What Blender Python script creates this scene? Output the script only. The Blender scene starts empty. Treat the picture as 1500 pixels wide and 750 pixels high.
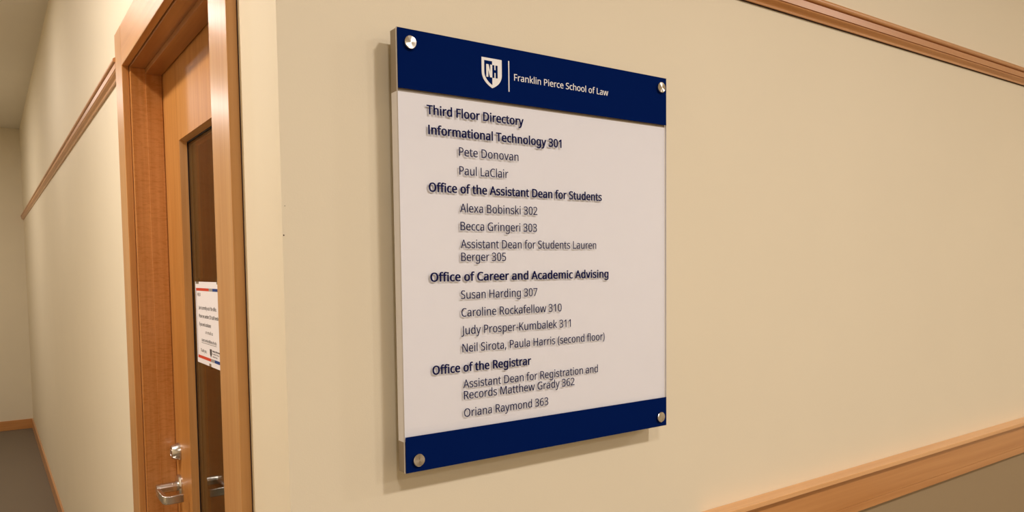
import bpy, bmesh, math, json
from mathutils import Matrix, Vector
from mathutils.geometry import tessellate_polygon

sc = bpy.context.scene
COL = sc.collection

# ------------------------------------------------------------------ camera
cam = bpy.data.cameras.new('camera')
cam.sensor_fit = 'HORIZONTAL'; cam.sensor_width = 36.0
cam.lens = 36.0 * 1085.081 / 1500.0
cam.shift_x = (750 - 724.04) / 1500.0
cam.shift_y = (454.59 - 375.0) / 1500.0
cam.clip_start = 0.02; cam.clip_end = 60
cam_o = bpy.data.objects.new('camera', cam); COL.objects.link(cam_o)
u = Vector((.8244546, -.04259619, .56432276))
d = Vector((-.56577046, -.03850329, .82366333))
v = Vector((.01335664, .99835017, .05584388))
Rw = Matrix((u, d, -v))                      # image axes (right, down, forward) -> world
right, down, fwd = Rw.col[0].copy(), Rw.col[1].copy(), Rw.col[2].copy()
R = Matrix((right, -down, -fwd)).transposed().normalized()
cam_o.matrix_world = Matrix.Translation((0, 0, 1.6)) @ R.to_4x4()
sc.camera = cam_o

# ------------------------------------------------------------------ world and exposure
w = bpy.data.worlds.new('world'); sc.world = w; w.use_nodes = True
w.node_tree.nodes['Background'].inputs[0].default_value = (1.0, .86, .70, 1)
w.node_tree.nodes['Background'].inputs[1].default_value = 0.05
sc.view_settings.view_transform = 'Standard'
sc.view_settings.look = 'None'
sc.view_settings.gamma = 1.0
sc.view_settings.use_curve_mapping = False
sc.view_settings.exposure = 0.0

# unseen corridor downlights, some added only to fill the wall light: x, y, power
CEIL = 3.1
LIGHT_COLOR = (1.0, .922, .878)
LIGHTS = [(-.12, -.99, 22), (1.25, -.99, 38), (2.9, -2.7, 42), (4.3, -.99, 34),
          (-.75, 1.95, 45), (-.50, 4.5, 8), (-1.12, 6.9, 26), (.55, -3.6, 3), (1.75, -3.6, 9)]

# ------------------------------------------------------------------ helpers
def lin(h):
    h = h.lstrip('#'); o = []
    for i in (0, 2, 4):
        c = int(h[i:i + 2], 16) / 255
        o.append(c / 12.92 if c <= .04045 else ((c + .055) / 1.055) ** 2.4)
    return (*o, 1)

def link(o, parent=None):
    COL.objects.link(o)
    if parent is not None:
        o.parent = parent
    return o

def empty(name, loc, label=None, cat=None, group=None, kind=None):
    o = bpy.data.objects.new(name, None); o.empty_display_size = .05
    o.location = loc; COL.objects.link(o)
    tag(o, label, cat, group, kind); return o

def tag(o, label=None, cat=None, group=None, kind=None):
    if label: o['label'] = label
    if cat: o['category'] = cat
    if group: o['group'] = group
    if kind: o['kind'] = kind
    return o

class MB:
    """collects shapes in world coordinates, builds one mesh object relative to its parent"""
    def __init__(s): s.v = []; s.f = []; s.m = []; s.sm = []
    def face(s, pts, mi=0):
        n = len(s.v); s.v += [tuple(p) for p in pts]; s.f.append(tuple(range(n, n + len(pts)))); s.m.append(mi)
    def box(s, a, b, mi=0):
        x0, y0, z0 = [min(a[i], b[i]) for i in range(3)]; x1, y1, z1 = [max(a[i], b[i]) for i in range(3)]
        n = len(s.v)
        s.v += [(x0,y0,z0),(x1,y0,z0),(x1,y1,z0),(x0,y1,z0),(x0,y0,z1),(x1,y0,z1),(x1,y1,z1),(x0,y1,z1)]
        for f in ((0,3,2,1),(4,5,6,7),(0,1,5,4),(1,2,6,5),(2,3,7,6),(3,0,4,7)):
            s.f.append(tuple(n + i for i in f)); s.m.append(mi)
    def prism(s, poly, fn, t0, t1, mi=0):
        """poly: 2D outline; fn(p, t) -> 3D point; swept t0..t1"""
        n = len(s.v); k = len(poly)
        s.v += [tuple(fn(p, t0)) for p in poly] + [tuple(fn(p, t1)) for p in poly]
        for i in range(k):
            j = (i + 1) % k
            s.f.append((n + i, n + j, n + k + j, n + k + i)); s.m.append(mi)
        s.f.append(tuple(n + i for i in reversed(range(k)))); s.m.append(mi)
        s.f.append(tuple(n + k + i for i in range(k))); s.m.append(mi)
    def lathe(s, c, axis, prof, seg=40, mi=0):
        """prof: list of (distance along axis, radius); closed caps where radius 0"""
        axis = Vector(axis).normalized()
        t = Vector((0, 0, 1)) if abs(axis.z) < .9 else Vector((1, 0, 0))
        a = axis.cross(t).normalized(); b = axis.cross(a)
        rings = []
        for (h, r) in prof:
            base = Vector(c) + axis * h
            if r < 1e-7:
                rings.append([len(s.v)]); s.v.append(tuple(base))
            else:
                n = len(s.v)
                for i in range(seg):
                    an = 2 * math.pi * i / seg
                    s.v.append(tuple(base + (a * math.cos(an) + b * math.sin(an)) * r))
                rings.append(list(range(n, n + seg)))
        for r0, r1 in zip(rings, rings[1:]):
            for i in range(seg):
                j = (i + 1) % seg
                if len(r0) == 1: f = (r0[0], r1[j], r1[i])
                elif len(r1) == 1: f = (r0[i], r0[j], r1[0])
                else: f = (r0[i], r0[j], r1[j], r1[i])
                s.f.append(f); s.m.append(mi)
    def build(s, name, mats, parent=None, bevel=0, smooth=False, seg=2):
        off = Vector(parent.matrix_world.translation) if parent is not None else Vector((0, 0, 0))
        if parent is not None:
            off = Vector((0, 0, 0)); p = parent
            while p is not None: off += p.location; p = p.parent
        me = bpy.data.meshes.new(name)
        me.from_pydata([tuple(Vector(q) - off) for q in s.v], [], s.f)
        mats = mats if isinstance(mats, (list, tuple)) else [mats]
        for m in mats: me.materials.append(m)
        me.polygons.foreach_set('material_index', s.m)
        bm = bmesh.new(); bm.from_mesh(me)
        bmesh.ops.recalc_face_normals(bm, faces=bm.faces); bm.to_mesh(me); bm.free()
        o = bpy.data.objects.new(name, me); link(o, parent)
        if smooth:
            me.polygons.foreach_set('use_smooth', [True] * len(me.polygons))
            try: me.set_sharp_from_angle(angle=math.radians(35))
            except Exception: pass
        if bevel:
            bv = o.modifiers.new('bevel', 'BEVEL'); bv.width = bevel; bv.segments = seg
            bv.limit_method = 'ANGLE'; bv.angle_limit = math.radians(40)
        return o

# ------------------------------------------------------------------ materials
def base_mat(name):
    m = bpy.data.materials.new(name); m.use_nodes = True
    nt = m.node_tree; b = nt.nodes['Principled BSDF']; return m, nt, b

def N(nt, t, **kw):
    n = nt.nodes.new(t)
    for k, val in kw.items(): setattr(n, k, val)
    return n

def mix_col(nt, fac, a, b):
    mx = N(nt, 'ShaderNodeMix', data_type='RGBA')
    if hasattr(fac, 'links'): nt.links.new(fac, mx.inputs[0])
    else: mx.inputs[0].default_value = fac
    for i, c in ((6, a), (7, b)):
        if hasattr(c, 'links'): nt.links.new(c, mx.inputs[i])
        else: mx.inputs[i].default_value = c
    return mx.outputs[2]

def wood(name, light, dark, axis, rough=.3, curly=0.0, coat=.5, scale=1.0, spec=.35, coat_r=.3):
    """straight grain along 'axis', optional cross-grain curl figure"""
    m, nt, b = base_mat(name)
    tc = N(nt, 'ShaderNodeTexCoord'); L = nt.links
    def mp(s):
        q = N(nt, 'ShaderNodeMapping'); q.inputs['Scale'].default_value = s
        L.new(tc.outputs['Object'], q.inputs['Vector']); return q.outputs[0]
    i = 'XYZ'.index(axis)
    sf = [90 * scale] * 3; sf[i] = 2.2 * scale
    n1 = N(nt, 'ShaderNodeTexNoise'); n1.inputs['Scale'].default_value = 1; n1.inputs['Detail'].default_value = 5
    n1.inputs['Distortion'].default_value = .4; L.new(mp(sf), n1.inputs['Vector'])
    sb = [9 * scale] * 3; sb[i] = 1.1 * scale
    n2 = N(nt, 'ShaderNodeTexNoise'); n2.inputs['Scale'].default_value = 1; n2.inputs['Detail'].default_value = 3
    n2.inputs['Distortion'].default_value = 1.2; L.new(mp(sb), n2.inputs['Vector'])
    r1 = N(nt, 'ShaderNodeMapRange'); r1.inputs[1].default_value = .35; r1.inputs[2].default_value = .7
    L.new(n1.outputs[0], r1.inputs[0])
    r2 = N(nt, 'ShaderNodeMapRange'); r2.inputs[1].default_value = .3; r2.inputs[2].default_value = .72
    L.new(n2.outputs[0], r2.inputs[0])
    mth = N(nt, 'ShaderNodeMath', operation='MULTIPLY_ADD'); L.new(r1.outputs[0], mth.inputs[0])
    mth.inputs[1].default_value = .45
    m2 = N(nt, 'ShaderNodeMath', operation='MULTIPLY'); L.new(r2.outputs[0], m2.inputs[0]); m2.inputs[1].default_value = .55
    L.new(m2.outputs[0], mth.inputs[2])
    fac = mth.outputs[0]
    if curly:
        sx = [42.0] * 3; sx[i] = 170.0
        n3 = N(nt, 'ShaderNodeTexNoise'); n3.inputs['Scale'].default_value = 1; n3.inputs['Detail'].default_value = 4
        n3.inputs['Roughness'].default_value = .6; n3.inputs['Distortion'].default_value = 1.0; L.new(mp(sx), n3.inputs['Vector'])
        r3 = N(nt, 'ShaderNodeMapRange'); r3.inputs[1].default_value = .47; r3.inputs[2].default_value = .72
        L.new(n3.outputs[0], r3.inputs[0])
        mm = N(nt, 'ShaderNodeMath', operation='MULTIPLY'); L.new(r3.outputs[0], mm.inputs[0]); mm.inputs[1].default_value = curly
        ad = N(nt, 'ShaderNodeMath', operation='ADD', use_clamp=True); L.new(mm.outputs[0], ad.inputs[0]); L.new(fac, ad.inputs[1])
        fac = ad.outputs[0]
    c = mix_col(nt, fac, lin(light), lin(dark)); L.new(c, b.inputs['Base Color'])
    b.inputs['Roughness'].default_value = rough
    b.inputs['Specular IOR Level'].default_value = spec
    b.inputs['Coat Weight'].default_value = coat; b.inputs['Coat Roughness'].default_value = coat_r
    bp = N(nt, 'ShaderNodeBump'); bp.inputs['Strength'].default_value = .12; bp.inputs['Distance'].default_value = .001
    L.new(n1.outputs[0], bp.inputs['Height']); L.new(bp.outputs[0], b.inputs['Normal'])
    return m

def paint(name, col, rough=.6, texture=.1, scale=420):
    m, nt, b = base_mat(name); L = nt.links
    tc = N(nt, 'ShaderNodeTexCoord')
    n = N(nt, 'ShaderNodeTexNoise'); n.inputs['Scale'].default_value = scale; n.inputs['Detail'].default_value = 3
    L.new(tc.outputs['Object'], n.inputs['Vector'])
    n2 = N(nt, 'ShaderNodeTexNoise'); n2.inputs['Scale'].default_value = 3.2; n2.inputs['Detail'].default_value = 2
    L.new(tc.outputs['Object'], n2.inputs['Vector'])
    n3 = N(nt, 'ShaderNodeTexNoise'); n3.inputs['Scale'].default_value = 28; n3.inputs['Detail'].default_value = 2
    L.new(tc.outputs['Object'], n3.inputs['Vector'])
    ca = lin(col); cb = tuple(x * .955 for x in ca[:3]) + (1,)
    L.new(mix_col(nt, n2.outputs[0], ca, cb), b.inputs['Base Color'])
    b.inputs['Roughness'].default_value = rough
    b.inputs['Specular IOR Level'].default_value = .35
    add = N(nt, 'ShaderNodeMath', operation='MULTIPLY_ADD'); L.new(n3.outputs[0], add.inputs[0]); add.inputs[1].default_value = 1.5
    L.new(n.outputs[0], add.inputs[2])
    bp = N(nt, 'ShaderNodeBump'); bp.inputs['Strength'].default_value = texture; bp.inputs['Distance'].default_value = .0012
    L.new(add.outputs[0], bp.inputs['Height']); L.new(bp.outputs[0], b.inputs['Normal'])
    return m

def flat(name, col, rough=.5, spec=.5, metal=0, coat=0):
    m, nt, b = base_mat(name)
    tc = N(nt, 'ShaderNodeTexCoord'); n = N(nt, 'ShaderNodeTexNoise'); n.inputs['Scale'].default_value = 60
    nt.links.new(tc.outputs['Object'], n.inputs['Vector'])
    ca = lin(col); cb = tuple(x * .97 for x in ca[:3]) + (1,)
    nt.links.new(mix_col(nt, n.outputs[0], ca, cb), b.inputs['Base Color'])
    b.inputs['Roughness'].default_value = rough; b.inputs['Metallic'].default_value = metal
    b.inputs['Specular IOR Level'].default_value = spec
    b.inputs['Coat Weight'].default_value = coat; b.inputs['Coat Roughness'].default_value = .05
    return m

def clear(name, tint=(1, 1, 1, 1), rough=.02, ior=1.49):
    """thin clear sheet: Fresnel reflection over straight transmission"""
    m = bpy.data.materials.new(name); m.use_nodes = True; nt = m.node_tree; nt.nodes.clear()
    o = N(nt, 'ShaderNodeOutputMaterial'); t = N(nt, 'ShaderNodeBsdfTransparent'); t.inputs[0].default_value = tint
    g = N(nt, 'ShaderNodeBsdfGlossy'); g.inputs['Roughness'].default_value = rough
    f = N(nt, 'ShaderNodeFresnel')
    ge = N(nt, 'ShaderNodeNewGeometry'); mr = N(nt, 'ShaderNodeMapRange')
    mr.inputs[3].default_value = ior; mr.inputs[4].default_value = 1 / ior      # same reflectance from either side
    nt.links.new(ge.outputs['Backfacing'], mr.inputs[0]); nt.links.new(mr.outputs[0], f.inputs[0])
    mx = N(nt, 'ShaderNodeMixShader')
    nt.links.new(f.outputs[0], mx.inputs[0]); nt.links.new(t.outputs[0], mx.inputs[1]); nt.links.new(g.outputs[0], mx.inputs[2])
    nt.links.new(mx.outputs[0], o.inputs[0]); return m

def brushed(name, col, rough=.3, aniso=.7, radial=None):
    m, nt, b = base_mat(name)
    b.inputs['Base Color'].default_value = lin(col); b.inputs['Metallic'].default_value = 1
    b.inputs['Roughness'].default_value = rough; b.inputs['Anisotropic'].default_value = aniso
    if radial:
        tg = N(nt, 'ShaderNodeTangent', direction_type='RADIAL', axis=radial)
        nt.links.new(tg.outputs[0], b.inputs['Tangent'])
    return m

M = {}
M['wall'] = paint('wall_paint', '#ebdfc4')
M['ceiling'] = paint('ceiling_paint', '#ece7da', .8)
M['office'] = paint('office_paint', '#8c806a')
M['carpet'] = paint('carpet', '#7d6f5c', .95, .6, 900)
M['casing'] = wood('maple_casing', '#d19c5f', '#b97e40', 'Z', .36, coat=.45, coat_r=.25)
M['casing_h'] = wood('maple_casing_horizontal', '#d19c5f', '#b97e40', 'Y', .36, coat=.25)
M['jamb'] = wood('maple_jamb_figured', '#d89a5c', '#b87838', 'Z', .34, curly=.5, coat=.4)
M['jamb_h'] = wood('maple_head_jamb_shaded', '#b57c48', '#96622f', 'Y', .34, coat=.4)  # head jamb and stop: soffit shade put into a darker wood colour
M['door'] = wood('maple_door', '#c78d4c', '#aa6c2c', 'Z', .42, coat=.06)
M['rail'] = wood('maple_rail', '#cf9459', '#b5763a', 'X', .34, coat=.4, scale=.8)
M['cap_wood'] = wood('maple_cap_lit', '#e8b47c', '#d59a5e', 'X', .34, coat=.4, scale=.8)  # paler copy of the rail maple, light on the cap put into its colour
M['rail_y'] = wood('maple_rail_return', '#d8a06a', '#bd7f48', 'Y', .34, coat=.4, scale=.8)
M['panel'] = flat('panel_infill', '#a08a68', .7)
M['gap'] = flat('gap_shade', '#3a1c14', .9)
M['navy'] = flat('navy_vinyl', '#061c56', .6, .0)
M['ink'] = flat('dark_navy_lettering', '#10144a', .6, .05)
M['white_print'] = flat('white_lettering', '#f2efec', .5)
M['board'] = flat('white_backing', '#f4f3f8', .5)
M['board_shade'] = flat('shaded_backing', '#9c8d7a', .3)  # shade behind the navy bands put into the backing colour
M['clear'] = clear('clear_acrylic')
M['edge'] = flat('frosted_acrylic_edge', '#d9d5d6', .35)
M['glass'] = clear('window_glass', (.78, .8, .76, 1), .0, 1.52)
M['nickel'] = brushed('satin_nickel', '#d8d3ca', .26, .3)
M['cap'] = brushed('turned_steel', '#ddd8ce', .2, .95, 'Y')
M['barrel'] = brushed('steel_barrel', '#b8b2a8', .3, 0)
M['black'] = flat('black_gasket', '#1c1210', .8)
M['paper'] = flat('copy_paper', '#ebe5e4', .7, .2)
M['p_red'] = flat('print_red', '#c8462c', .7, .2)
M['p_grey'] = flat('print_grey', '#98948e', .7, .2)
M['p_blue'] = flat('print_blue', '#27407e', .7, .2)
M['p_line'] = flat('print_border', '#5a2430', .7, .2)
M['p_text'] = flat('print_text', '#4a423e', .7, .2)
M['tape'] = clear('clear_tape', (.75, .78, .74, 1), .12, 1.5)
M['spot'] = flat('paint_chip', '#4a3826', .8)
M['white_trim'] = flat('lamp_trim_white', '#f0ede6', .5)

# ------------------------------------------------------------------ setting
CX, SY = .349, 1.037             # door wall plane x, sign wall plane y
DO0, DO1, DTOP = 1.318, 2.276, 2.176   # rough opening in the door wall
def struct(mb, name, mat): return tag(mb.build(name, mat), kind='structure')
b = MB(); b.box((CX, SY, 0), (5.2, SY + .12, CEIL)); struct(b, 'wall_right', M['wall'])
b = MB()
b.box((CX, SY + .12, 0), (CX + .135, DO0, CEIL)); b.box((CX, DO1, 0), (CX + .135, 9.1, CEIL))
b.box((CX, DO0, DTOP), (CX + .135, DO1, CEIL)); struct(b, 'wall_left', M['wall'])
b = MB(); b.box((-1.75, 9.1, 0), (CX + .135, 9.22, CEIL)); struct(b, 'wall_far', M['wall'])
b = MB(); b.box((-1.87, -4.6, 0), (-1.75, 9.22, CEIL)); struct(b, 'wall_opposite', M['wall'])
b = MB(); b.box((-1.75, -4.72, 0), (5.2, -4.6, CEIL)); struct(b, 'wall_back', M['wall'])
b = MB(); b.box((5.2, -4.72, 0), (5.32, SY + .12, CEIL)); struct(b, 'wall_end', M['wall'])
b = MB(); b.box((-1.87, -4.72, -.1), (5.32, 9.22, 0)); struct(b, 'floor', M['carpet'])
b = MB(); b.box((-1.87, -4.72, CEIL), (5.32, 9.22, CEIL + .1)); struct(b, 'ceiling', M['ceiling'])
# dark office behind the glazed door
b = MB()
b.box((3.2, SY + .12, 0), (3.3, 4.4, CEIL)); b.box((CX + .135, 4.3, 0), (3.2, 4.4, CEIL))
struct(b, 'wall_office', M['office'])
# small paint chips on the corner and on the sign wall
wr = bpy.data.objects['wall_right']
for x, z, r_ in ((.3508, 1.6516, .0011), (.3535, 1.693, .0006), (.4400, 1.2273, .0008)):
    b = MB(); b.lathe((x, SY - .0001, z), (0, -1, 0), [(0, 0), (0, r_), (.0003, r_ * .8), (.0003, 0)], 9); b.build('paint_chip', M['spot'], wr)
# baseboards
for nm, a, c in (('baseboard_right', (CX - .012, SY - .012, 0), (5.2, SY, .1)), ('baseboard_far', (-1.75, 9.088, 0), (CX, 9.1, .1))):
    b = MB(); b.box(a, c); tag(b.build(nm, M['rail'], bevel=.002), kind='structure')
b = MB(); b.box((CX - .012, SY, 0), (CX, 1.224, .1)); b.box((CX - .012, 2.384, 0), (CX, 9.088, .1))
tag(b.build('baseboard_left', M['rail_y'], bevel=.002), kind='structure')

# ---- picture rail on the sign wall (profile: offset from wall, height)
Z0 = 2.1695
PR = [(0, Z0), (.0068, Z0 - .0003), (.0072, Z0 + .0004)]
for i in range(9):                                   # ogee
    t = i / 8; PR.append((.0072 + .0098 * t * t * (3 - 2 * t), Z0 + .0030 + .0122 * t))
PR += [(.0150, Z0 + .0157), (.0150, Z0 + .0163), (.0182, Z0 + .0168), (.0182, Z0 + .0322), (.0150, Z0 + .0328), (.0150, Z0 + .0340)]
for i in range(7):
    t = math.pi * (i / 6 - .5); PR.append((.0190 + .0050 * math.cos(t), Z0 + .0408 + .0064 * math.sin(t)))
PR += [(.012, Z0 + .049), (0, Z0 + .050)]
def seg_x(b, prof, x0, x1): b.prism(prof, lambda p, t: (t, SY - p[0], p[1]), x0, x1)
def seg_y(b, prof, y0, y1): b.prism(prof, lambda p, t: (CX - p[0], t, p[1]), y0, y1)
b = MB(); seg_x(b, PR, CX - .0, 5.2)
t2 = tag(b.build('trim_2', M['rail'], smooth=True), 'moulded maple picture rail high on the sign wall', kind='structure')
b = MB(); b.box((CX, SY - .0045, Z0 - .0010), (5.2, SY, Z0 - .0004)); b.build('gap_shade_line', M['gap'], t2)  # dark strip standing in for the shadow line under the rail
b = MB(); seg_y(b, PR, SY - .0, 1.222); tag(b.build('trim_3', M['rail_y'], smooth=True), 'short picture rail between corner and door casing', kind='structure')
b = MB(); seg_y(b, PR, 2.382, 9.1); tag(b.build('trim_4', M['rail_y'], smooth=True), 'picture rail beyond the office door', kind='structure')

# ---- framed wainscot to the right of the sign: cap, top rail, stile, inner bead, infill panel
wt = empty('trim_5', (1.237, SY, 0), 'maple capped wainscot rail on the wall right of the sign', kind='structure')
b = MB(); b.box((1.237, SY - .037, 1.0647), (5.2, SY, 1.0762)); b.build('cap', M['cap_wood'], wt, bevel=.0012)
b = MB(); b.box((1.245, SY - .019, .9862), (5.2, SY, 1.0647)); b.build('top_rail', M['rail'], wt, bevel=.0006)
b = MB(); b.box((1.345, SY - .019, .9650), (5.2, SY, .9856)); b.build('inner_bead', M['rail'], wt, bevel=.0008)
b = MB(); b.box((1.245, SY - .019, .1), (1.323, SY, .9856)); tag(b.build('stile', M['casing'], wt, bevel=.001))
b = MB(); b.box((1.3236, SY - .019, .1), (1.3444, SY, .9856)); b.build('inner_bead', M['casing'], wt, bevel=.0008)
b = MB(); b.box((1.345, SY - .004, .1), (5.2, SY, .9645)); b.build('panel', M['panel'], wt)

# ---- door frame (trim_1): casings, jambs, stops
fr = empty('trim_1', (CX, 1.8, 0), 'maple door frame and casing around the glazed office door', kind='structure')
XF = .331
b = MB(); b.box((XF, 1.224, 0), (CX - .0003, 1.334, 2.278)); b.build('casing', M['casing'], fr, bevel=.0015)
b = MB(); b.box((XF, 2.269, 0), (CX - .0003, 2.379, 2.278)); b.build('casing', M['casing'], fr, bevel=.0015)
b = MB(); b.box((XF, 1.3342, 2.1685), (CX - .0003, 2.2688, 2.278)); b.build('casing', M['casing_h'], fr, bevel=.0015)
JZ = 2.1635
b = MB(); b.box((CX + .0006, 1.319, 0), (CX + .135, 1.3385, JZ)); b.build('jamb', M['jamb'], fr, bevel=.0008)
b = MB(); b.box((CX + .0006, 2.2535, 0), (CX + .135, 2.275, JZ)); b.build('jamb', M['jamb'], fr, bevel=.0008)
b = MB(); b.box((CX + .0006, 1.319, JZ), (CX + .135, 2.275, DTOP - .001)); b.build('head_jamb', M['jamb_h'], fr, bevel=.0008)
SX0, SX1 = .387, .4275
b = MB(); b.box((SX0, 1.3385, 0), (SX1, 1.3525, JZ)); b.build('stop', M['jamb'], fr, bevel=.001)
b = MB(); b.box((SX0, 2.2505, 0), (SX1, 2.2535, JZ)); b.build('stop', M['jamb'], fr)
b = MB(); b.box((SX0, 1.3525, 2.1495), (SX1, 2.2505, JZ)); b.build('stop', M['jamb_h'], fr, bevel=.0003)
# thin dark scribe line where the near casing meets the wall
b = MB(); b.box((CX - .0012, 1.2225, 0), (CX - .0001, 1.2245, 2.27)); b.build('gap_shade_line', M['gap'], fr)

# ---- door_1
dr = empty('door_1', (.43, 1.8, 0), 'maple office door with tall glass lite standing closed', kind='structure')
D0, D1, DX0, DX1, DZ = 1.342, 2.2585, .430, .474, 2.1585
G0, G1, GZ0, GZ1 = 1.545, 2.062, .30, 1.945
b = MB()
b.box((DX0, D0, .01), (DX1, G0, DZ)); b.box((DX0, G1, .01), (DX1, D1, DZ))
b.box((DX0, G0, GZ1), (DX1, G1, DZ)); b.box((DX0, G0, .01), (DX1, G1, GZ0))
b.build('slab', M['door'], dr)
# bevelled glazing bead, mitred round the lite
def bead(y0, z0, y1, z1, name='glazing_bead'):
    t = .0015; wd = .004; dp = .017
    # sloped inner faces from the door face to the glass
    o = [(y0, z0), (y1, z0), (y1, z1), (y0, z1)]
    i_ = [(y0 + wd, z0 + wd), (y1 - wd, z0 + wd), (y1 - wd, z1 - wd), (y0 + wd, z1 - wd)]
    for k in range(4):
        j = (k + 1) % 4
        bb = MB()
        A, B, C_, D_ = o[k], o[j], i_[j], i_[k]
        fr_ = [(DX0 - .0012, *A), (DX0 - .0012, *B), (DX0 + dp, *C_), (DX0 + dp, *D_)]
        bk = [(DX0 + .001, *A), (DX0 + .001, *B), (DX0 + dp, *B), (DX0 + dp, *A)]
        bb.face(fr_); bb.face([bk[0], bk[1], fr_[1], fr_[0]]); bb.face([bk[0], fr_[0], fr_[3], bk[3]])
        bb.face([bk[1], bk[2], fr_[2], fr_[1]]); bb.face([bk[3], bk[2], bk[1], bk[0]]); bb.face([bk[2], bk[3], fr_[3], fr_[2]])
        bb.build(name, M['casing'] if k in (1, 3) else M['casing_h'], dr)
bead(G0 + .0005, GZ0 + .0005, G1 - .0005, GZ1 - .0005)
GX = DX0 + .0175
b = MB()
g0, g1, h0, h1 = G0 + .001, G1 - .001, GZ0 + .001, GZ1 - .001
for a, c in (((GX - .0006, g0, h0), (GX + .001, g0 + .008, h1)), ((GX - .0006, g1 - .0065, h0), (GX + .001, g1, h1)),
             ((GX - .0006, g0, h0), (GX + .001, g1, h0 + .008)), ((GX - .0006, g0, h1 - .0075), (GX + .001, g1, h1))):
    b.box(a, c)
b.build('gasket', M['black'], dr)
b = MB(); b.box((GX + .0012, g0, h0), (GX + .0065, g1, h1)); b.build('glass', M['glass'], dr)
b = MB(); b.box((GX + .008, g0, h0), (DX1 - .001, g0 + .012, h1)); b.box((GX + .008, g1 - .012, h0), (DX1 - .001, g1, h1))
b.box((GX + .008, g0, h1 - .012), (DX1 - .001, g1, h1)); b.box((GX + .008, g0, h0), (DX1 - .001, g1, h0 + .012))
b.build('inner_glazing_bead', M['casing'], dr)

# lever handle: rose, neck, arm with return
LY, LZ = 2.21, 1.000
b = MB(); b.lathe((DX0, LY, LZ), (-1, 0, 0), [(0, 0), (0, .0325), (.004, .0325), (.0075, .030), (.009, .026), (.009, 0)], 48)
lv = b.build('lever_handle', M['nickel'], dr, smooth=True); tag(lv, 'satin nickel lever handle on round rose')
b = MB()
b.lathe((DX0 - .0085, LY, LZ), (-1, 0, 0), [(0, 0), (0, .014), (.014, .0145), (.0142, .0135), (.0154, .0135), (.0156, .0142), (.046, .0130), (.0545, .0120), (.0545, 0)], 36)
b.build('neck', M['nickel'], lv, smooth=True)
b = MB()
X1 = DX0 - .0565; AH = .0112
def slab_path(mb, pts, th, hz):
    """flat bar swept along an xy path, th = half thickness, hz = half height"""
    pts = [Vector(p) for p in pts]; L_, R_ = [], []
    for i, p in enumerate(pts):
        a = (pts[i] - pts[i - 1]).normalized() if i else (pts[1] - pts[0]).normalized()
        c = (pts[i + 1] - pts[i]).normalized() if i < len(pts) - 1 else a
        t = (a + c).normalized(); n = Vector((-t.y, t.x)); k = th / max(.5, n.dot(Vector((-a.y, a.x))))
        L_.append(p + n * k); R_.append(p - n * k)
    poly = L_ + R_[::-1]
    mb.prism(poly, lambda p, t: (p[0], p[1], t), LZ - .006 - hz, LZ - .006 + hz)
slab_path(b, [(X1 + .003, LY + .0125), (X1 - .002, LY + .006), (X1 - .004, LY - .012), (X1 - .004, LY - .096), (X1 - .001, LY - .104), (X1 + .006, LY - .107), (X1 + .043, LY - .107)], .0055, AH)
b.build('lever_arm', M['nickel'], lv, bevel=.0022, smooth=True, seg=3)
# deadbolt: tapered collar and keyway face
BY, BZ = 2.205, 1.099
b = MB(); b.lathe((DX0, BY, BZ), (-1, 0, 0), [(0, 0), (0, .0245), (.004, .0245), (.021, .0185), (.0225, .017), (.0225, .0125), (.0212, .012), (.0212, 0)], 40)
db = b.build('deadbolt', M['nickel'], dr, smooth=True)
b = MB(); b.lathe((DX0 - .0212, BY, BZ), (-1, 0, 0), [(0, 0), (0, .0104), (.0012, .0100), (.0014, 0)], 30); b.build('cylinder_face', M['nickel'], db, smooth=True)
b = MB(); b.box((DX0 - .0232, BY - .0008, BZ - .005), (DX0 - .0224, BY + .0008, BZ + .005)); b.build('keyway', M['black'], db)

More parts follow.
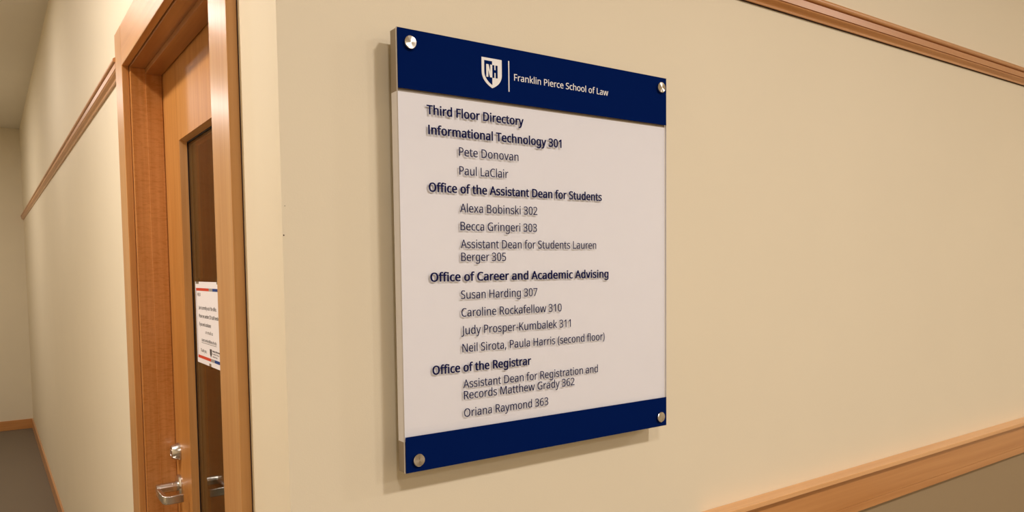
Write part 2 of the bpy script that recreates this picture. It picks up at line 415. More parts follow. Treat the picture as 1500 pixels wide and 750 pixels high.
# ------------------------------------------------------------------ lettering
GLYPHS = json.loads('''{"(":[201,[[126,-106,95,-65,70,-20,51,28,37,79,30,131,27,184,30,238,37,291,51,342,70,391,95,437,126,480,181,480,153,436,129,390,110,340,97,289,89,238,87,185,89,133,97,82,110,32,129,-17,152,-63,181,-106]]],")":[201,[[21,-106,49,-63,73,-17,91,32,104,82,112,133,115,185,112,238,104,289,91,340,73,390,49,436,20,480,76,480,107,437,132,391,151,342,164,291,172,238,175,184,172,131,164,79,151,28,132,-20,107,-65,76,-106]]],",":[180,[[28,-87,47,-3,61,78,124,78,129,71,104,-8,71,-87]]],"-":[216,[[27,154,27,206,189,206,189,154]]],".":[180,[[89,-9,74,-7,60,1,51,15,48,36,51,57,60,71,74,79,89,81,106,79,119,71,129,57,132,36,129,15,119,1,106,-7]]],"0":[384,[[191,-7,142,1,102,22,72,59,50,108,37,169,33,240,35,290,40,334,49,373,61,407,78,435,99,458,125,474,156,484,191,487,241,480,281,458,312,422,334,373,347,313,351,240,349,191,344,147,335,108,322,74,305,45,284,23,258,6,227,-3],[191,44,224,49,249,65,268,92,281,130,289,180,291,240,289,300,281,349,268,388,249,415,224,431,191,437,159,431,133,415,115,388,102,349,95,300,92,240,95,180,102,131,115,93,133,65,159,49]]],"1":[384,[[181,0,181,335,181,381,183,418,164,400,142,381,91,339,60,379,189,480,238,480,238,0]]],"2":[384,[[32,0,32,49,158,176,219,240,241,268,257,296,266,324,269,355,263,390,246,415,219,431,185,436,152,433,123,424,96,409,69,390,38,430,57,445,79,458,102,470,128,479,155,484,185,486,226,482,262,471,291,452,312,427,325,396,330,359,328,334,323,311,314,288,303,267,288,245,271,224,207,155,107,56,107,54,349,54,349,0]]],"3":[384,[[162,-7,137,-6,114,-4,92,-1,60,7,30,19,30,75,62,61,95,51,130,45,163,43,202,46,233,54,256,68,271,87,281,110,284,138,280,165,268,186,249,202,222,213,189,220,150,222,103,222,103,273,150,273,187,275,217,284,240,298,257,316,267,338,271,363,265,394,247,417,219,432,183,437,147,434,117,425,62,396,33,437,51,449,72,461,96,471,123,480,152,485,183,486,229,483,266,471,294,453,315,428,327,400,331,367,328,337,319,312,304,290,284,274,260,261,232,253,232,250,267,243,296,231,318,214,333,192,343,166,346,136,344,110,337,85,326,62,311,42,291,25,266,11,237,1,202,-5]]],"5":[384,[[167,-7,131,-5,97,0,67,8,42,19,42,75,69,62,101,52,135,46,167,44,200,46,229,55,253,69,271,89,282,115,285,147,282,176,273,200,257,219,234,233,203,242,165,244,122,241,83,234,54,253,72,480,312,480,312,426,122,426,111,287,142,291,185,294,231,290,270,278,302,257,326,229,341,195,346,153,341,107,325,68,299,36,263,12,219,-2]]],"6":[384,[[200,-7,171,-4,143,3,118,16,95,34,75,57,59,86,47,120,39,160,37,205,38,239,41,273,46,307,54,339,65,369,79,397,97,423,119,444,146,462,177,475,214,484,257,486,288,485,316,480,316,430,288,436,258,438,229,436,203,431,181,422,153,404,132,380,117,351,106,318,101,295,98,270,96,244,100,244,119,266,143,284,163,293,187,298,214,300,253,296,286,283,314,262,336,233,348,197,353,154,348,108,334,69,311,36,281,12,244,-2],[199,43,226,46,249,55,268,70,283,92,291,120,294,154,292,183,284,207,271,227,253,242,230,251,201,254,172,251,146,241,126,226,110,208,100,187,97,166,100,137,108,108,122,82,142,61,168,48]]],"7":[384,[[91,0,288,426,30,426,30,480,351,480,351,434,156,0]]],"@":[604,[[291,-60,241,-56,195,-47,155,-30,120,-8,92,21,69,55,52,94,42,139,39,188,41,229,48,267,58,304,73,338,92,369,115,397,141,421,171,441,204,458,241,470,281,477,324,480,369,476,410,467,448,451,482,429,510,401,534,368,551,330,561,287,565,240,563,209,558,179,549,151,536,126,519,104,500,88,476,77,449,73,421,78,400,91,386,110,378,132,375,132,360,109,339,90,313,77,280,73,249,77,222,88,201,107,186,133,176,163,173,198,175,227,181,253,191,276,204,297,220,315,240,330,263,341,288,347,316,349,374,344,418,333,412,197,411,180,411,173,414,144,423,126,437,118,453,115,472,119,488,132,501,152,510,178,516,208,518,240,515,280,507,315,493,346,474,373,451,395,423,412,393,425,360,433,324,435,275,432,232,421,194,404,162,380,135,351,115,317,99,278,90,236,87,190,93,129,111,78,140,38,180,8,230,-10,291,-15,318,-14,344,-11,369,-6,435,13,435,-32,405,-43,370,-52,346,-56,319,-59],[289,115,321,122,343,143,353,164,359,188,362,216,366,300,344,305,316,307,287,303,263,291,246,272,234,249,228,224,226,197,230,160,243,134,263,120]]],"A":[429,[[0,0,187,482,242,482,428,0,366,0,308,148,118,148,61,0],[138,202,290,202,236,347,230,367,221,396,214,419,203,378,193,347]]],"B":[437,[[65,0,65,480,202,480,257,477,303,468,338,453,364,431,379,400,384,361,382,334,374,311,361,290,343,274,320,262,293,255,293,251,322,244,348,234,369,218,386,197,397,170,400,136,395,96,380,63,356,36,322,16,282,4,234,0],[126,275,214,275,251,278,279,284,299,295,316,320,322,354,315,388,294,411,272,420,242,426,205,428,126,428],[126,51,222,51,261,54,290,62,311,76,330,105,336,141,329,175,310,202,288,215,257,222,218,225,126,225]]],"C":[424,[[261,-7,215,-3,174,7,139,24,109,46,85,75,65,109,52,149,44,192,41,240,44,287,53,330,67,368,88,403,114,431,146,455,183,472,225,483,271,486,320,483,364,474,404,458,379,407,330,425,302,431,271,433,223,427,182,410,149,381,124,343,110,296,105,240,109,184,123,137,146,98,178,69,219,52,270,46,330,52,385,65,385,13,329,-2]]],"D":[490,[[65,0,65,480,213,480,259,477,301,468,338,453,371,432,398,406,420,374,436,336,446,293,449,244,442,170,420,109,383,61,333,27,272,7,199,0],[126,52,191,52,299,73,364,136,385,242,380,301,364,348,338,383,302,408,258,423,204,428,126,428]]],"E":[373,[[65,0,65,480,333,480,333,426,126,426,126,277,321,277,321,224,126,224,126,53,333,53,333,0]]],"F":[349,[[65,0,65,480,333,480,333,426,126,426,126,257,320,257,320,203,126,203,126,0]]],"G":[489,[[271,-7,224,-3,182,7,145,23,114,46,88,74,67,108,53,148,44,191,41,240,44,288,54,331,71,370,93,404,121,433,155,456,195,473,240,483,289,486,316,485,341,483,366,479,400,470,433,458,410,406,352,425,320,431,286,433,233,427,188,410,152,381,125,343,109,296,104,240,106,203,112,169,123,139,137,112,157,89,181,70,210,57,245,48,285,46,338,49,379,57,379,199,273,199,273,253,439,253,439,18,413,10,387,4,361,-1,333,-4,303,-6]]],"H":[498,[[65,0,65,480,126,480,126,277,371,277,371,480,432,480,432,0,371,0,371,224,126,224,126,0]]],"I":[187,[[62,0,62,480,124,480,124,0]]],"J":[183,[[-3,-128,-31,-125,-52,-119,-52,-68,-30,-73,-4,-75,12,-73,28,-68,42,-59,52,-44,59,-24,62,3,62,480,122,480,122,7,118,-35,107,-69,88,-95,63,-113,32,-124]]],"K":[416,[[65,0,65,480,126,480,126,243,167,289,208,334,338,480,408,480,218,271,416,0,345,0,175,229,126,186,126,0]]],"L":[352,[[65,0,65,480,126,480,126,54,335,54,335,0]]],"M":[609,[[65,0,65,480,154,480,302,87,305,87,455,480,544,480,544,0,484,0,484,295,486,364,489,420,486,420,326,0,277,0,119,420,116,420,120,364,121,291,121,0]]],"N":[510,[[65,0,65,480,135,480,391,83,394,83,392,115,390,162,389,209,389,480,445,480,445,0,375,0,118,398,116,398,119,340,121,268,121,0]]],"O":[525,[[263,-7,216,-3,174,7,139,24,109,48,84,76,65,111,52,150,44,193,41,241,44,288,52,331,65,370,84,404,109,433,139,456,174,473,216,483,263,487,309,484,349,473,384,456,414,433,439,405,458,370,472,331,481,288,484,240,481,193,472,150,458,110,439,76,414,47,384,24,349,7,308,-3],[263,46,312,51,352,69,382,98,403,137,416,184,420,240,416,297,403,344,382,382,352,411,313,428,263,434,214,428,174,411,143,382,122,344,109,297,105,240,109,184,122,137,143,98,173,69,213,51]]],"P":[406,[[65,0,65,480,192,480,249,475,295,463,329,443,353,415,367,380,372,338,370,313,364,288,354,264,340,243,320,224,294,208,263,196,225,189,181,187,126,187,126,0],[126,238,174,238,216,241,250,248,276,261,295,279,306,304,310,336,306,364,296,387,280,405,257,418,225,425,187,428,126,428]]],"R":[418,[[65,0,65,480,197,480,252,476,296,464,329,446,353,419,367,385,372,343,369,308,358,279,342,256,322,239,300,225,276,215,408,0,337,0,221,198,126,198,126,0],[126,249,197,249,233,252,261,259,283,272,298,290,307,313,310,340,306,369,297,391,281,407,259,418,230,425,194,427,126,427]]],"S":[369,[[166,-7,140,-6,115,-4,91,-1,60,7,34,16,34,74,94,54,119,50,143,47,169,46,201,48,228,55,249,66,270,91,277,123,274,145,267,163,253,178,232,192,164,222,126,238,96,256,72,276,54,300,44,329,40,364,45,400,60,429,83,454,114,471,138,480,165,485,193,486,219,485,243,483,266,479,297,470,326,459,307,408,253,426,223,431,192,433,165,431,142,425,124,414,107,392,101,363,104,341,111,323,125,308,144,294,206,267,233,256,257,245,278,233,303,214,322,191,333,163,337,128,332,89,317,56,291,29,256,9,215,-3]]],"T":[373,[[156,0,156,426,7,426,7,480,366,480,366,426,217,426,217,0]]],"U":[491,[[243,-7,188,-1,143,15,107,42,81,78,66,121,60,171,60,480,121,480,121,169,124,133,135,102,152,78,176,60,208,49,246,46,286,50,317,61,341,80,357,106,367,135,370,169,370,480,430,480,430,169,428,137,421,107,410,80,394,55,373,34,348,16,318,4,283,-4]]],"a":[377,[[144,-7,114,-4,86,5,63,19,45,40,34,67,31,100,36,133,50,161,73,183,106,200,150,210,203,215,265,217,265,238,260,277,245,301,222,314,190,318,163,316,136,310,89,291,71,335,96,347,126,357,159,364,193,366,233,363,266,353,291,337,308,314,319,283,322,245,322,0,279,0,268,51,265,51,241,25,216,7,196,0,173,-5],[158,41,187,44,212,52,234,66,251,86,261,112,264,144,264,176,211,174,171,170,140,163,118,152,98,130,92,99,97,73,110,55,132,44]]],"b":[413,[[228,-7,201,-5,178,0,158,9,134,26,116,46,111,46,99,0,57,0,57,510,116,510,116,386,115,344,113,312,116,312,134,333,158,351,178,359,201,364,228,366,269,361,305,345,335,319,358,283,372,237,376,180,372,123,358,77,335,40,305,14,269,-1],[219,42,248,46,273,58,291,78,304,105,312,139,315,181,304,256,272,302,218,317,183,313,157,302,138,284,126,258,119,224,116,182,116,179,119,138,126,105,138,78,157,58,184,46]]],"c":[322,[[201,-7,171,-5,143,2,117,13,93,28,74,48,58,73,46,103,39,138,37,178,39,220,47,256,59,286,76,311,96,332,119,347,146,358,174,365,206,367,259,361,300,347,282,298,244,310,204,315,145,300,110,254,98,179,101,139,110,105,124,79,144,60,170,48,201,44,229,46,253,50,294,65,294,13,254,-2]]],"d":[413,[[185,-7,143,-2,107,14,77,40,55,76,41,123,37,179,41,236,55,283,78,319,108,346,144,361,185,367,223,363,254,351,278,334,297,314,301,314,299,339,297,367,297,510,356,510,356,0,308,0,300,48,297,48,278,27,254,9,234,0,211,-5],[194,42,228,46,255,56,274,74,287,98,295,129,298,168,298,179,295,220,288,254,275,282,256,302,229,314,193,318,164,313,140,301,122,280,109,252,101,218,98,178,101,138,109,105,122,78,141,58,165,46]]],"e":[379,[[210,-7,177,-4,147,3,120,14,96,30,75,51,59,76,47,106,39,140,37,177,39,215,46,249,57,279,72,305,90,326,112,344,138,357,166,364,196,367,226,364,252,358,276,347,296,331,313,312,327,290,337,264,343,235,345,204,345,169,98,169,102,131,113,100,129,76,152,58,180,47,213,44,245,45,274,50,328,69,328,17,274,-1,245,-5],[99,216,283,216,280,244,273,269,262,290,245,306,223,315,195,318,169,315,147,306,129,291,114,271,105,245]]],"f":[231,[[73,0,73,314,10,314,10,342,73,362,73,383,77,425,87,458,104,483,127,500,156,510,190,514,229,510,260,502,244,455,220,462,191,465,165,460,147,446,136,420,132,383,132,360,223,360,223,314,132,314,132,0]]],"g":[413,[[195,-161,145,-159,102,-151,65,-138,65,-84,103,-100,148,-109,198,-112,227,-109,251,-100,271,-85,286,-65,295,-40,298,-11,298,3,298,27,300,48,297,48,268,17,231,-1,185,-7,142,-1,106,15,76,42,54,79,41,125,37,179,41,233,54,278,76,316,106,344,142,361,185,367,219,363,249,353,275,336,298,312,301,312,309,360,356,360,356,-6,352,-53,338,-92,317,-122,286,-144,245,-157],[194,42,227,45,253,55,273,71,287,94,295,126,298,165,298,179,295,224,287,259,273,285,252,303,226,313,193,317,165,313,142,301,123,281,109,254,101,220,98,179,101,138,109,104,123,77,141,57,165,46]]],"h":[415,[[57,0,57,510,116,510,116,361,113,310,117,310,137,334,164,352,195,362,229,366,269,363,302,352,328,335,346,310,357,276,361,234,361,0,302,0,302,230,293,278,266,307,222,317,186,313,158,302,139,283,126,257,119,225,116,186,116,0]]],"i":[173,[[87,420,74,422,62,429,55,441,52,457,55,474,62,486,74,493,87,495,100,493,111,486,119,474,122,457,119,441,111,429,100,422],[57,0,57,360,116,360,116,0]]],"k":[359,[[57,0,57,510,116,510,116,244,115,216,113,185,116,185,128,201,144,221,158,238,273,360,343,360,197,206,353,0,281,0,156,168,116,132,116,0]]],"l":[173,[[57,0,57,510,116,510,116,0]]],"m":[628,[[57,0,57,360,105,360,113,311,117,311,137,336,162,353,192,363,223,367,273,360,310,340,333,306,336,306,358,333,386,352,418,363,452,367,489,363,520,353,543,335,560,310,570,277,574,234,574,0,515,0,515,232,507,279,483,308,442,317,410,314,385,304,367,287,355,264,347,234,345,199,345,0,286,0,286,232,278,279,253,308,212,317,180,313,155,302,137,283,125,258,118,226,116,187,116,0]]],"n":[415,[[57,0,57,360,105,360,113,311,117,311,138,336,165,353,197,363,230,367,270,363,302,353,328,335,346,310,357,277,361,234,361,0,302,0,302,230,293,278,266,307,222,317,186,313,158,302,139,283,126,258,119,226,116,187,116,0]]],"o":[406,[[202,-7,172,-4,143,3,117,15,94,32,75,53,58,79,46,109,39,143,37,181,42,236,57,282,82,318,116,345,156,361,204,367,236,364,264,357,290,345,314,328,333,307,349,282,361,252,368,218,370,181,365,126,350,79,325,42,291,15,250,-1],[203,42,237,46,263,59,283,80,298,107,306,141,309,181,306,220,298,253,283,281,263,301,236,313,203,317,169,313,143,301,123,281,109,253,101,220,98,181,101,141,109,107,123,80,143,59,170,46]]],"p":[413,[[57,-161,57,360,105,360,113,311,116,311,135,333,158,351,178,360,201,365,228,367,270,362,305,346,335,320,358,284,372,238,376,181,372,124,358,78,335,41,305,14,269,-1,228,-7,202,-5,179,0,159,9,135,26,116,46,112,46,115,17,116,-13,116,-161],[219,42,249,47,273,60,291,82,305,110,310,132,314,155,315,181,312,220,304,253,291,280,272,301,248,313,218,317,185,314,159,303,140,286,127,262,119,231,116,192,116,181,119,140,126,106,138,78,157,58,184,46]]],"r":[277,[[57,0,57,360,105,360,112,294,115,294,135,322,160,345,190,361,225,367,247,366,267,363,260,308,241,312,221,313,194,309,169,298,147,280,131,256,120,226,116,192,116,0]]],"s":[322,[[148,-7,113,-5,83,-1,57,7,35,16,35,70,87,50,118,43,149,41,188,45,214,55,229,72,234,94,233,107,227,118,217,129,200,140,146,164,86,191,64,206,48,223,38,244,34,271,38,299,51,323,72,342,99,356,132,364,169,367,201,365,231,360,284,343,264,296,216,312,191,317,165,318,133,315,110,307,95,293,91,275,93,261,99,249,111,239,129,229,183,206,242,180,263,165,279,147,288,126,291,99,287,67,274,41,253,20,224,5,189,-4]]],"t":[242,[[167,-7,140,-4,115,3,94,16,77,37,65,66,62,105,62,314,11,314,11,343,62,366,86,443,121,443,121,360,225,360,225,314,121,314,121,106,125,77,137,57,155,46,177,42,205,44,228,49,228,4,201,-4]]],"u":[415,[[184,-7,144,-3,111,7,86,25,68,49,57,83,53,124,53,360,113,360,113,128,122,81,148,52,193,42,229,46,256,57,276,76,289,102,296,134,299,173,299,360,358,360,358,0,310,0,301,48,298,48,277,23,250,6,218,-3]]],"v":[341,[[136,0,0,360,63,360,140,148,151,115,162,80,169,52,171,52,179,81,190,116,201,148,278,360,341,360,204,0]]],"w":[528,[[106,1,7,361,69,361,118,169,132,110,142,61,144,61,151,89,159,125,169,158,232,361,297,361,359,158,373,108,383,62,385,62,395,108,410,169,460,361,520,361,420,1,351,1,289,203,274,258,265,299,262,299,253,258,238,203,173,1]]],"x":[355,[[12,0,142,184,18,360,85,360,178,224,270,360,336,360,212,184,343,0,276,0,178,144,79,0]]],"y":[343,[[56,-161,28,-160,7,-156,7,-109,25,-111,47,-113,75,-108,97,-95,114,-75,127,-49,146,-1,1,360,64,360,142,155,160,104,172,57,175,57,187,101,206,156,279,360,343,360,187,-50,174,-81,157,-108,139,-131,116,-148,89,-158]]]," ":[175,[]]}''')
def inside(pt, poly):
    x, y = pt; r = False; n = len(poly)
    for i in range(n):
        x0, y0 = poly[i]; x1, y1 = poly[i - 1]
        if (y0 > y) != (y1 > y) and x < (x1 - x0) * (y - y0) / (y1 - y0) + x0: r = not r
    return r
_gc = {}
def glyph_geo(ch, bold):
    """filled, optionally emboldened glyph: 2D verts (em), triangles, boundary loops"""
    key = (ch, bold)
    if key in _gc: return _gc[key]
    loops = []
    for c in GLYPHS[ch][1]:
        P = [(c[i] / 1000, c[i + 1] / 1000) for i in range(0, len(c), 2)]
        Q = [p for i, p in enumerate(P) if (p[0] - P[i - 1][0]) ** 2 + (p[1] - P[i - 1][1]) ** 2 > 1e-7]
        loops.append(Q)
    # outer loops and their holes
    depth = [sum(inside(l[0], m) for m in loops if m is not l) for l in loops]
    verts, tris, bl = [], [], []
    for k, l in enumerate(loops):
        if depth[k] % 2: continue
        grp = [l] + [m for j, m in enumerate(loops) if depth[j] % 2 and inside(m[0], l)]
        t = tessellate_polygon([[Vector((x, y, 0)) for x, y in g] for g in grp])
        n = len(verts)
        for gi, g in enumerate(grp):
            area = sum(g[i - 1][0] * g[i][1] - g[i][0] * g[i - 1][1] for i in range(len(g)))
            sgn = (1 if area > 0 else -1) * (1 if gi == 0 else -1)
            off = []
            for i, p in enumerate(g):
                a = Vector(p) - Vector(g[i - 1]); c = Vector(g[(i + 1) % len(g)]) - Vector(p)
                a.normalize(); c.normalize(); tt = a + c
                if tt.length < .05: tt = a
                tt.normalize(); nn = Vector((tt.y, -tt.x)) * sgn
                m = min(1.3, 1 / max(.4, nn.dot(Vector((a.y, -a.x)) * sgn)))
                q = Vector(p) + Vector((nn.x * bold, nn.y * bold * .55)) * m
                off.append((q.x, q.y))
            bl.append(list(range(len(verts), len(verts) + len(off)))); verts += off
        tris += [tuple(n + i for i in f) for f in t]
    _gc[key] = (verts, tris, bl); return _gc[key]

def text_mesh(s, bold=0.0, track=0.0):
    V, F, BL = [], [], []; x = 0
    for ch in s:
        adv, cs = GLYPHS[ch]
        if cs:
            vs, tr, bl = glyph_geo(ch, bold); n = len(V)
            V += [(p[0] + x, p[1]) for p in vs]; F += [tuple(n + i for i in f) for f in tr]
            BL += [[n + i for i in l] for l in bl]
        x += adv / 1000 + track
    return V, F, BL

def lay_text(s, name, mat, parent, fn, x0, x1, zb, cap, t0, t1, bold=0.0, track=0.0):
    """fn(a, z, depth)-> world; x0..x1 target extent, zb baseline, cap = capital height, t0/t1 slab depth"""
    V, F, BL = text_mesh(s, bold, track)
    a0 = min(p[0] for p in V); a1 = max(p[0] for p in V)
    sx = (x1 - x0) / (a1 - a0); sz = cap / .480
    mb = MB(); n = len(V)
    for dpt in (t0, t1):
        mb.v += [tuple(fn(x0 + (p[0] - a0) * sx, zb + p[1] * sz, dpt)) for p in V]
    mb.f += [f for f in F] + [tuple(n + i for i in reversed(f)) for f in F]
    for l in BL:
        for i in range(len(l)): mb.f.append((l[i - 1], l[i], n + l[i], n + l[i - 1]))
    mb.m = [0] * len(mb.f)
    return mb.build(name, mat, parent)

# ------------------------------------------------------------------ directory sign
FY = .993
SX_0, SX_1, SZ_0, SZ_1 = .5130, 1.0841, 1.2908, 1.9572
ZB1, ZB0 = 1.8692, 1.3465           # lower edge of the header band, upper edge of the footer band
sg = empty('directory_sign', ((SX_0 + SX_1) / 2, SY, SZ_0),
           'white and navy clear-fronted wall directory with four steel bolts, listing offices and names', 'sign')
b = MB(); b.box((SX_0, FY, SZ_0), (SX_1, FY + .0036, SZ_1))
b.m = [0, 0, 0, 0, 0, 0]
fs = MB(); fs.box((SX_0, FY, SZ_0), (SX_1, FY + .0036, SZ_1))
fs.m = [1, 1, 0, 1, 0, 1]
fs.build('front_sheet', [M['clear'], M['edge']], sg)
b = MB(); e = .0006
b.box((SX_0 + e, FY + .0039, ZB0 - .008), (SX_1 - e, FY + .022, ZB1 - .004), 0)
b.box((SX_0 + e, FY + .0039, ZB1 - .004), (SX_1 - e, FY + .022, SZ_1 - e), 1)  # darker zone reaches below the header as its painted shadow strip
b.box((SX_0 + e, FY + .0039, SZ_0 + e), (SX_1 - e, FY + .022, ZB0 - .008), 1)
b.build('backing_board', [M['board'], M['board_shade']], sg)
b = MB(); b.box((SX_0 + .0006, FY - .0004, ZB1), (SX_1 - .0004, FY - .00002, SZ_1 - .0004)); tag(b.build('header_band', M['navy'], sg), 'navy band across the top')
b = MB(); b.box((SX_0 + .0010, FY - .0004, SZ_0 + .0006), (SX_1 - .0004, FY - .00002, ZB0)); tag(b.build('footer_band', M['navy'], sg), 'plain navy band across the bottom')
fs_ = lambda a, z, t: (a, FY - t, z)
BOLD = [("Third Floor Directory", .5611, .7440, 1.8358), ("Informational Technology 301", .5632, .8246, 1.8060),
        ("Office of the Assistant Dean for Students", .5624, .9171, 1.7192), ("Office of Career and Academic Advising", .5622, .9325, 1.5818),
        ("Office of the Registrar", .5631, .7543, 1.4378)]
REG = [("Pete Donovan", .6175, .7326, 1.7770), ("Paul LaClair", .6177, .7114, 1.7478), ("Alexa Bobinski 302", .6179, .7707, 1.6896),
       ("Becca Gringeri 303", .6181, .7695, 1.6613), ("Assistant Dean for Students Lauren", .6181, .9030, 1.6333), ("Berger 305", .6185, .7049, 1.6129),
       ("Susan Harding 307", .6171, .7690, 1.5533), ("Caroline Rockafellow 310", .6174, .8219, 1.5251), ("Judy Prosper-Kumbalek 311", .6168, .8423, 1.4969),
       ("Neil Sirota, Paula Harris (second floor)", .6181, .9223, 1.4687), ("Assistant Dean for Registration and", .6186, .9053, 1.4112),
       ("Records Matthew Grady 362", .6195, .8498, 1.3932), ("Oriana Raymond 363", .6195, .7903, 1.3648)]
for s, a, c, z in BOLD: tag(lay_text(s, 'heading_line', M['ink'], sg, fs_, a, c, z, .0134, .00005, .0004, .020, .010), 'bold navy heading')
for s, a, c, z in REG: lay_text(s, 'text_line', M['ink'], sg, fs_, a, c, z, .0133, .00005, .0004, .0005)
tag(lay_text("Franklin Pierce School of Law", 'school_name', M['white_print'], sg, fs_, .7253, .9334, 1.9067, .0106, .00045, .0008, .0035), 'white lettering on the navy header')
b = MB(); b.box((.7137, FY - .0008, 1.8874), (.7157, FY - .00045, 1.9364)); b.build('divider_line', M['white_print'], sg)
# crest: white shield, navy left field, counterchanged N and H
CW, CX0, CZ0 = .0389, .6618, 1.9356
def crest_poly(pts, t0, t1, name, mat, parent):
    mb = MB(); mb.prism(pts, lambda p, t: (CX0 + p[0] * CW, FY - t, CZ0 - p[1] * CW), t0, t1); return mb.build(name, mat, parent)
def arc(p0, c, p1, n=10):
    return [((1 - t) ** 2 * p0[0] + 2 * t * (1 - t) * c[0] + t * t * p1[0], (1 - t) ** 2 * p0[1] + 2 * t * (1 - t) * c[1] + t * t * p1[1]) for t in [i / n for i in range(n + 1)]]
shield = [(0, 0), (1, 0)] + arc((1, .62), (1, 1.0), (.515, 1.203)) + arc((.515, 1.203), (.02, .98), (0, .60))[1:]
cr = crest_poly(shield, .00045, .0008, 'crest', M['white_print'], sg); tag(cr, 'white shield crest with N and H')
field = [(.127, .115), (.514, .115), (.514, 1.075)] + arc((.514, 1.075), (.14, .88), (.127, .58))[1:]
crest_poly(field, .00082, .0011, 'navy_field', M['navy'], cr)
nx0, nx1, ny0, ny1, st = .216, .513, .262, .775, .098
n_poly = [(nx0, ny0), (nx0 + .115, ny0), (nx1 - st, .56), (nx1 - st, ny0), (nx1, ny0), (nx1, ny1), (nx1 - .115, ny1), (nx0 + st, .48), (nx0 + st, ny1), (nx0, ny1)]
b = MB(); 
def addpoly(mb, pts, t0, t1):
    tr = tessellate_polygon([[Vector((p[0], p[1], 0)) for p in pts]]); n = len(mb.v); k = len(pts)
    for t in (t0, t1): mb.v += [(CX0 + p[0] * CW, FY - t, CZ0 - p[1] * CW) for p in pts]
    for f in tr: mb.f += [tuple(n + i for i in f), tuple(n + k + i for i in reversed(f))]
    for i in range(k): mb.f.append((n + i - 1 if i else n + k - 1, n + i, n + k + i, n + k + i - 1 if i else n + 2 * k - 1))
    mb.m = [0] * len(mb.f)
addpoly(b, n_poly, .00112, .0014); b.build('letter_n', M['white_print'], cr)
hx0, hx1 = .524, .785
h_poly = [(hx0, ny0), (hx0 + st, ny0), (hx0 + st, .455), (hx1 - st, .455), (hx1 - st, ny0), (hx1, ny0), (hx1, ny1), (hx1 - st, ny1), (hx1 - st, .565), (hx0 + st, .565), (hx0 + st, ny1), (hx0, ny1)]
b = MB(); addpoly(b, h_poly, .00082, .0011); b.build('letter_h', M['navy'], cr)
# stand-off bolts
def standoff(x, z):
    for_y = FY - .0005
    b = MB()
    # own origin at the cap centre so that the turned pattern is radial about it
    ob = MB(); ob.lathe((0, 0, 0), (0, -1, 0), [(0, 0), (0, .0098), (.0042, .0098), (.0050, .0090), (.0051, 0)], 48)
    o = ob.build('bolt_cap', M['cap'], None, smooth=True)
    off = Vector((x, for_y, z)) - sg.location
    o.parent = sg; o.location = off
    b = MB(); b.lathe((0, 0, 0), (0, 1, 0), [(.0225, 0), (.0225, .0095), (.0444, .0095), (.0444, 0)], 32)
    q = b.build('bolt_barrel', M['barrel'], None, smooth=True); q.parent = o
for x, z in ((.5337, 1.9367), (1.0670, 1.9376), (1.0652, 1.3097), (.5348, 1.3095)): standoff(x, z)

# ------------------------------------------------------------------ paper notice taped to the door glass
PX = GX + .0009
pn = empty('paper_notice', (PX, 1.90, 1.369), 'white printed paper notice taped to the glass of the office door', 'notice')
YL, YR, PT, PB = 2.0255, 1.7705, 1.5775, 1.3690
b = MB(); b.box((PX - .0006, YL, PB), (PX - .0002, YR, PT)); b.build('sheet', M['paper'], pn)
def pbar(name, ya, yb, za, zb, mat, lift=.0007):
    b = MB(); b.box((PX - lift - .0001, ya, za), (PX - .0006, yb, zb)); return b.build(name, mat, pn)
IY0, IY1 = 2.0175, 1.7830
for za, zb in ((1.5545, 1.5615), (1.3815, 1.3890)):
    pbar('red_stripe', IY0, 1.8856, za, zb, M['p_red']); pbar('grey_stripe', 1.8856, 1.8497, za, zb, M['p_grey'])
    pbar('blue_stripe', 1.8497, IY1, za, zb, M['p_blue'])
pbar('border_line', IY0, IY0 - .0022, 1.3890, 1.5545, M['p_line']); pbar('border_line', IY1 + .002, IY1, 1.3890, 1.5545, M['p_line'])
fp = lambda a, z, t: (PX - t, -a, z)
def ptext(s, ya, yb, z, cap, bold=.0): return lay_text(s, 'text_line', M['p_text'], pn, fp, -ya, -yb, z, cap, .00062, .0008, bold)
ptext("HELLO", 2.003, 1.972, 1.541, .0085)
ptext("Jan is currently out of the office.", 1.9950, 1.8181, 1.5075, .0085, .012)
ptext("Please see another CSO staff member", 1.9950, 1.7926, 1.4865, .0085, .012)
ptext("if you need assistance", 1.9950, 1.8756, 1.4655, .0085, .012)
ptext("or email us", 1.9328, 1.8600, 1.4475, .0080)
ptext("career.services@law.unh.edu", 1.9755, 1.8287, 1.4262, .0080)
pbar('underline', 1.9755, 1.8287, 1.4225, 1.4235, M['p_text'])
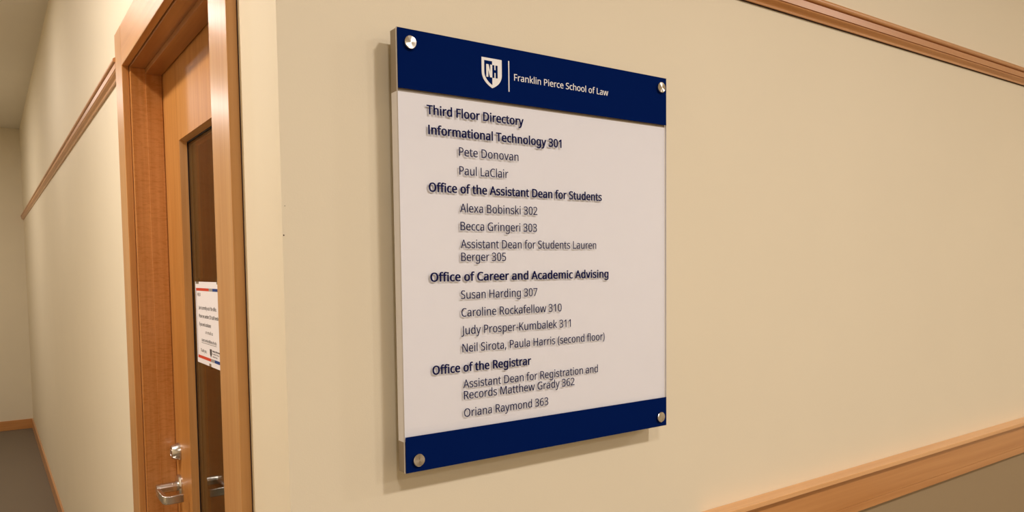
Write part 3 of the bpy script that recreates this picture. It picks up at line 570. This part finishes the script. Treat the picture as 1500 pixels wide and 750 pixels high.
ptext("Thank you,", 1.9872, 1.9270, 1.3990, .0080)
ptext("University of New Hampshire", 1.8700, 1.7888, 1.4070, .0045, .012)
ptext("Franklin Pierce", 1.8700, 1.8080, 1.4005, .0038)
ptext("School of Law", 1.8700, 1.8250, 1.3940, .0038)
b = MB(); b.prism([(1.8946, 1.4125), (1.8760, 1.4125), (1.8760, 1.4000), (1.8853, 1.3920), (1.8946, 1.4000)],
                  lambda p, t: (PX - t, p[0], p[1]), .0006, .0008); b.build('shield_mark', M['p_text'], pn)
b = MB(); b.box((PX - .0009, 1.905, 1.362), (PX - .0007, 1.885, 1.376)); b.build('tape', M['tape'], pn)
b = MB(); b.box((PX - .0009, 2.018, 1.572), (PX - .0007, 1.985, 1.586)); b.build('tape', M['tape'], pn)
b = MB(); b.box((PX - .0009, 1.81, 1.572), (PX - .0007, 1.785, 1.588)); b.build('tape', M['tape'], pn)

# ------------------------------------------------------------------ ceiling downlights
def downlight(x, y, power, where):
    r = empty('ceiling_light', (x, y, CEIL), where, 'ceiling light', 'recessed corridor downlights')
    b = MB(); b.lathe((x, y, CEIL), (0, 0, -1), [(.0, .127), (.0, .158), (.004, .158), (.008, .150), (.006, .130), (0, .127)], 40)
    b.build('trim_ring', M['white_trim'], r, smooth=True)
    l = bpy.data.lights.new('lamp', 'AREA'); l.shape = 'DISK'; l.size = .25; l.energy = power; l.color = LIGHT_COLOR
    o = bpy.data.objects.new('lamp', l); o.location = (0, 0, -.004); o.parent = r; COL.objects.link(o)
WHERE = ['in the ceiling just outside the wall corner left of the sign', 'in the ceiling in front of the sign, toward its right side',
         'added as fill in the middle of the ceiling, well back from the wainscot', 'in the ceiling at the far right end of the sign corridor',
         'in the ceiling straight across from the glazed office door', 'in the ceiling of the side corridor, first one past the office door',
         'in the ceiling of the side corridor, nearest its end wall', 'added as fill in the ceiling by the back wall, opposite the sign',
         'in the ceiling by the back wall, opposite the start of the wainscot']
for (x, y, p), wh in zip(LIGHTS, WHERE):
    downlight(x, y, p, 'round recessed downlight ' + wh)
